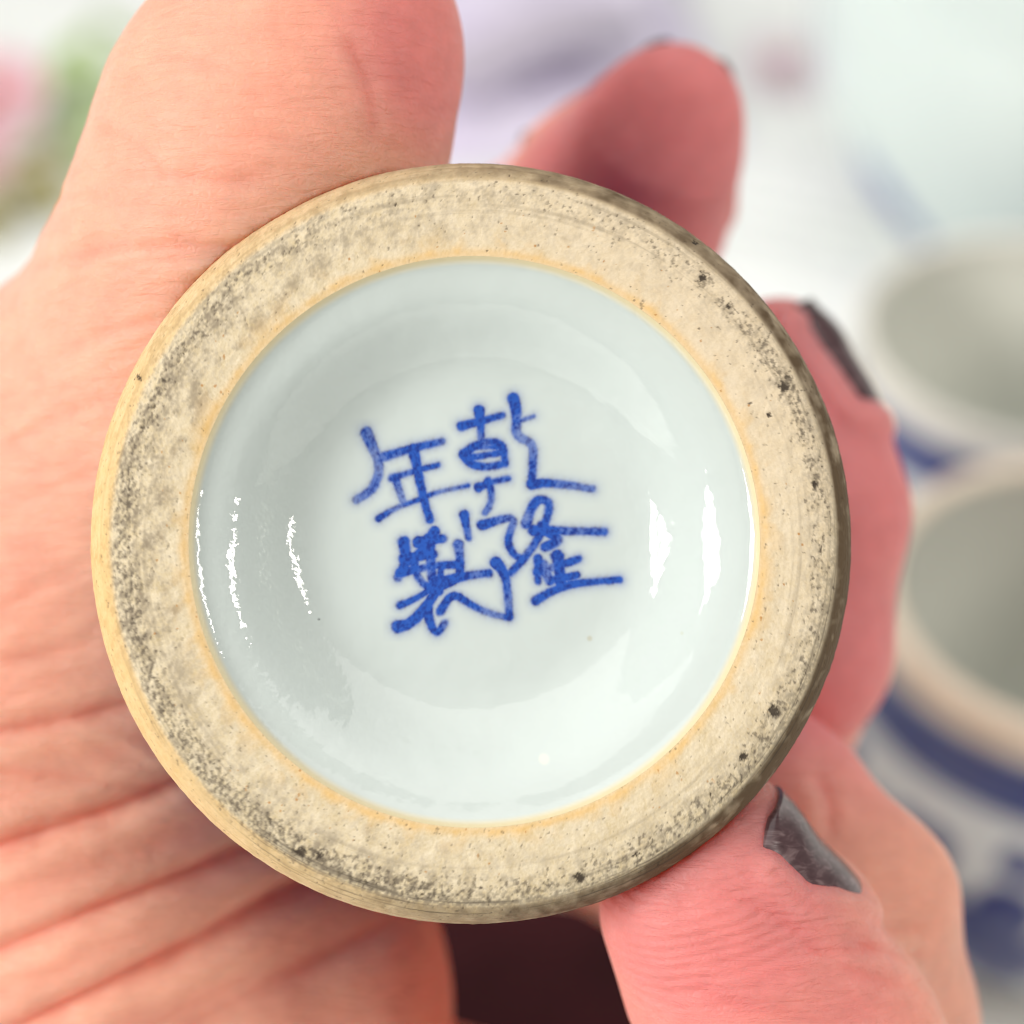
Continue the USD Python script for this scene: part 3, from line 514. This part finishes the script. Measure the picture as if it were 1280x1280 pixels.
cl = thing('napkin', 'white pleated napkin lying between the fingertips and the white jar', 'napkin', place(0.052, 0.300, 0, -8)); obj('folds', v, f, M['white_cloth'], cl)
v, f = sheet(0.125, 0.12, 90, 70, lambda X, Y: 0.0015 + np.clip((0.0625 - np.abs(X)) / 0.015, 0, 1) * np.clip((0.06 - np.abs(Y)) / 0.015, 0, 1) * (0.003 + 0.010 * fbm(np.stack([X * 16 + 40, Y * 22 + 40, X * 0], -1), 3, 12) + 0.006 * np.exp(-((Y - 0.3 * X) / 0.012) ** 2)))
cl = thing('scarf', 'lavender cloth lying in soft folds behind the thumb', 'cloth', place(-0.012, 0.405, 0, 6)); obj('folds', v, f, M['lavender_cloth'], cl)
v, f = sheet(0.052, 0.020, 50, 24, lambda X, Y: 0.020 + 0.006 * np.cos(Y * 130) + 0.003 * np.sin(X * 90 + 1), 0.002)
rb = thing('ribbon', 'grey ribbon lying across the lavender cloth', 'ribbon', place(0.006, 0.372, 0, 28)); obj('band', v, f, M['grey_cloth'], rb)

v, f = sheet(0.062, 0.085, 40, 50, lambda X, Y: 0.004 + 0.005 * fbm(np.stack([X * 40 + 40, Y * 40 + 40, X * 0], -1), 3, 33))  # dark sheet added to stand for deep shade inside the grip
dc = thing('gap_shade_sheet', 'dark maroon sheet added on the table to shade the gap between palm and lower fingertip', 'cloth', place(0.004, 0.090, 0, 5)); obj('folds', v, f, M['gap_shade'], dc)

def petal_mesh(l, w, curl, cup_, n=9, m=7):
    U, V = np.meshgrid(np.linspace(0, 1, n), np.linspace(-1, 1, m), indexing='ij')
    hw = w * np.sin(np.pi * np.clip(U * 0.86 + 0.08, 0, 1)) ** 0.7
    X, Y = U * l, V * hw; Z = curl * l * U ** 2 + cup_ * w * V ** 2
    return np.stack([X, Y, Z], -1).reshape(-1, 3), grid_faces(n, m, False)
def rot(v, ang, tilt):
    c, s = math.cos(tilt), math.sin(tilt); v = v @ np.array([[c, 0, -s], [0, 1, 0], [s, 0, c]]).T
    v = v * [1, 1, 1]; c, s = math.cos(ang), math.sin(ang); return v @ np.array([[c, -s, 0], [s, c, 0], [0, 0, 1]]).T
def flower(name, label, x, y, z, size, m, tilt=(0, 0), layers=((9, 1.0, 0.25), (7, 0.75, 0.7), (5, 0.5, 1.1)), group=None):
    fl = thing(name, label, 'flower', place(x, y, z, 0, tilt), group)
    for li, (n, s, t) in enumerate(layers):
        for i in range(n):
            v, f = petal_mesh(size * s, size * s * .42, .25, .4)
            obj('petal', rot(v, 2 * math.pi * (i + 0.5 * li) / n + rng.normal() * .08, -t + rng.normal() * .06) + [0, 0, .001 * li], f, m, fl)
    s = trimesh.creation.icosphere(2, size * .16); obj('centre', s.vertices * [1, 1, .6] + [0, 0, size * .12], s.faces, M['yellow_centre'], fl)
    return fl
def sprig(name, label, x, y, z, n, leaf, m, rz=0, spread=1.0):
    sp = thing(name, label, 'leaves', place(x, y, 0, rz))
    top = np.array([0, 0, z]); pts = chaikin([(0, -.02, 0.002), (0, -.012, z * .6), top + [0, .01, 0]], 2)
    a8 = np.linspace(0, 2 * np.pi, 7)[:-1]; v = np.vstack([p + .0009 * np.stack([np.cos(a8), np.sin(a8), a8 * 0], -1) for p in pts]); obj('stem', v, grid_faces(len(pts), 6), m, sp)
    for i in range(n):
        b = pts[int((0.25 + 0.75 * i / max(1, n - 1)) * (len(pts) - 1))]
        v, f = petal_mesh(leaf * rng.uniform(.8, 1.1), leaf * .3, -.25, .3)
        obj('leaf', rot(v, i * 2.4 + rng.normal() * .3, -rng.uniform(.1, .7) * spread) + b, f, m, sp)
flower('pink_flower', 'pink many petalled flower at the upper left edge, the higher one', -0.125, 0.356, 0.014, 0.0125, M['pink_petal'], (25, 0))
flower('pink_flower', 'small pink flower at the left edge, below the larger pink flower', -0.127, 0.336, 0.008, 0.008, M['pink_petal'], (20, 10))
flower('mauve_flower', 'small mauve flower on the table beside the white jar', 0.069, 0.389, 0.006, 0.010, M['mauve_petal'], (20, 0), ((7, 1.0, 0.35), (5, 0.65, 0.8)))
sprig('leafy_sprig', 'bright green leafy sprig above the pink flowers', -0.103, 0.372, 0.020, 9, 0.017, M['green_leaf'], 10)
sprig('leafy_sprig', 'olive brown leafy sprig below the pink flowers', -0.111, 0.330, 0.010, 8, 0.014, M['olive_leaf'], -30)
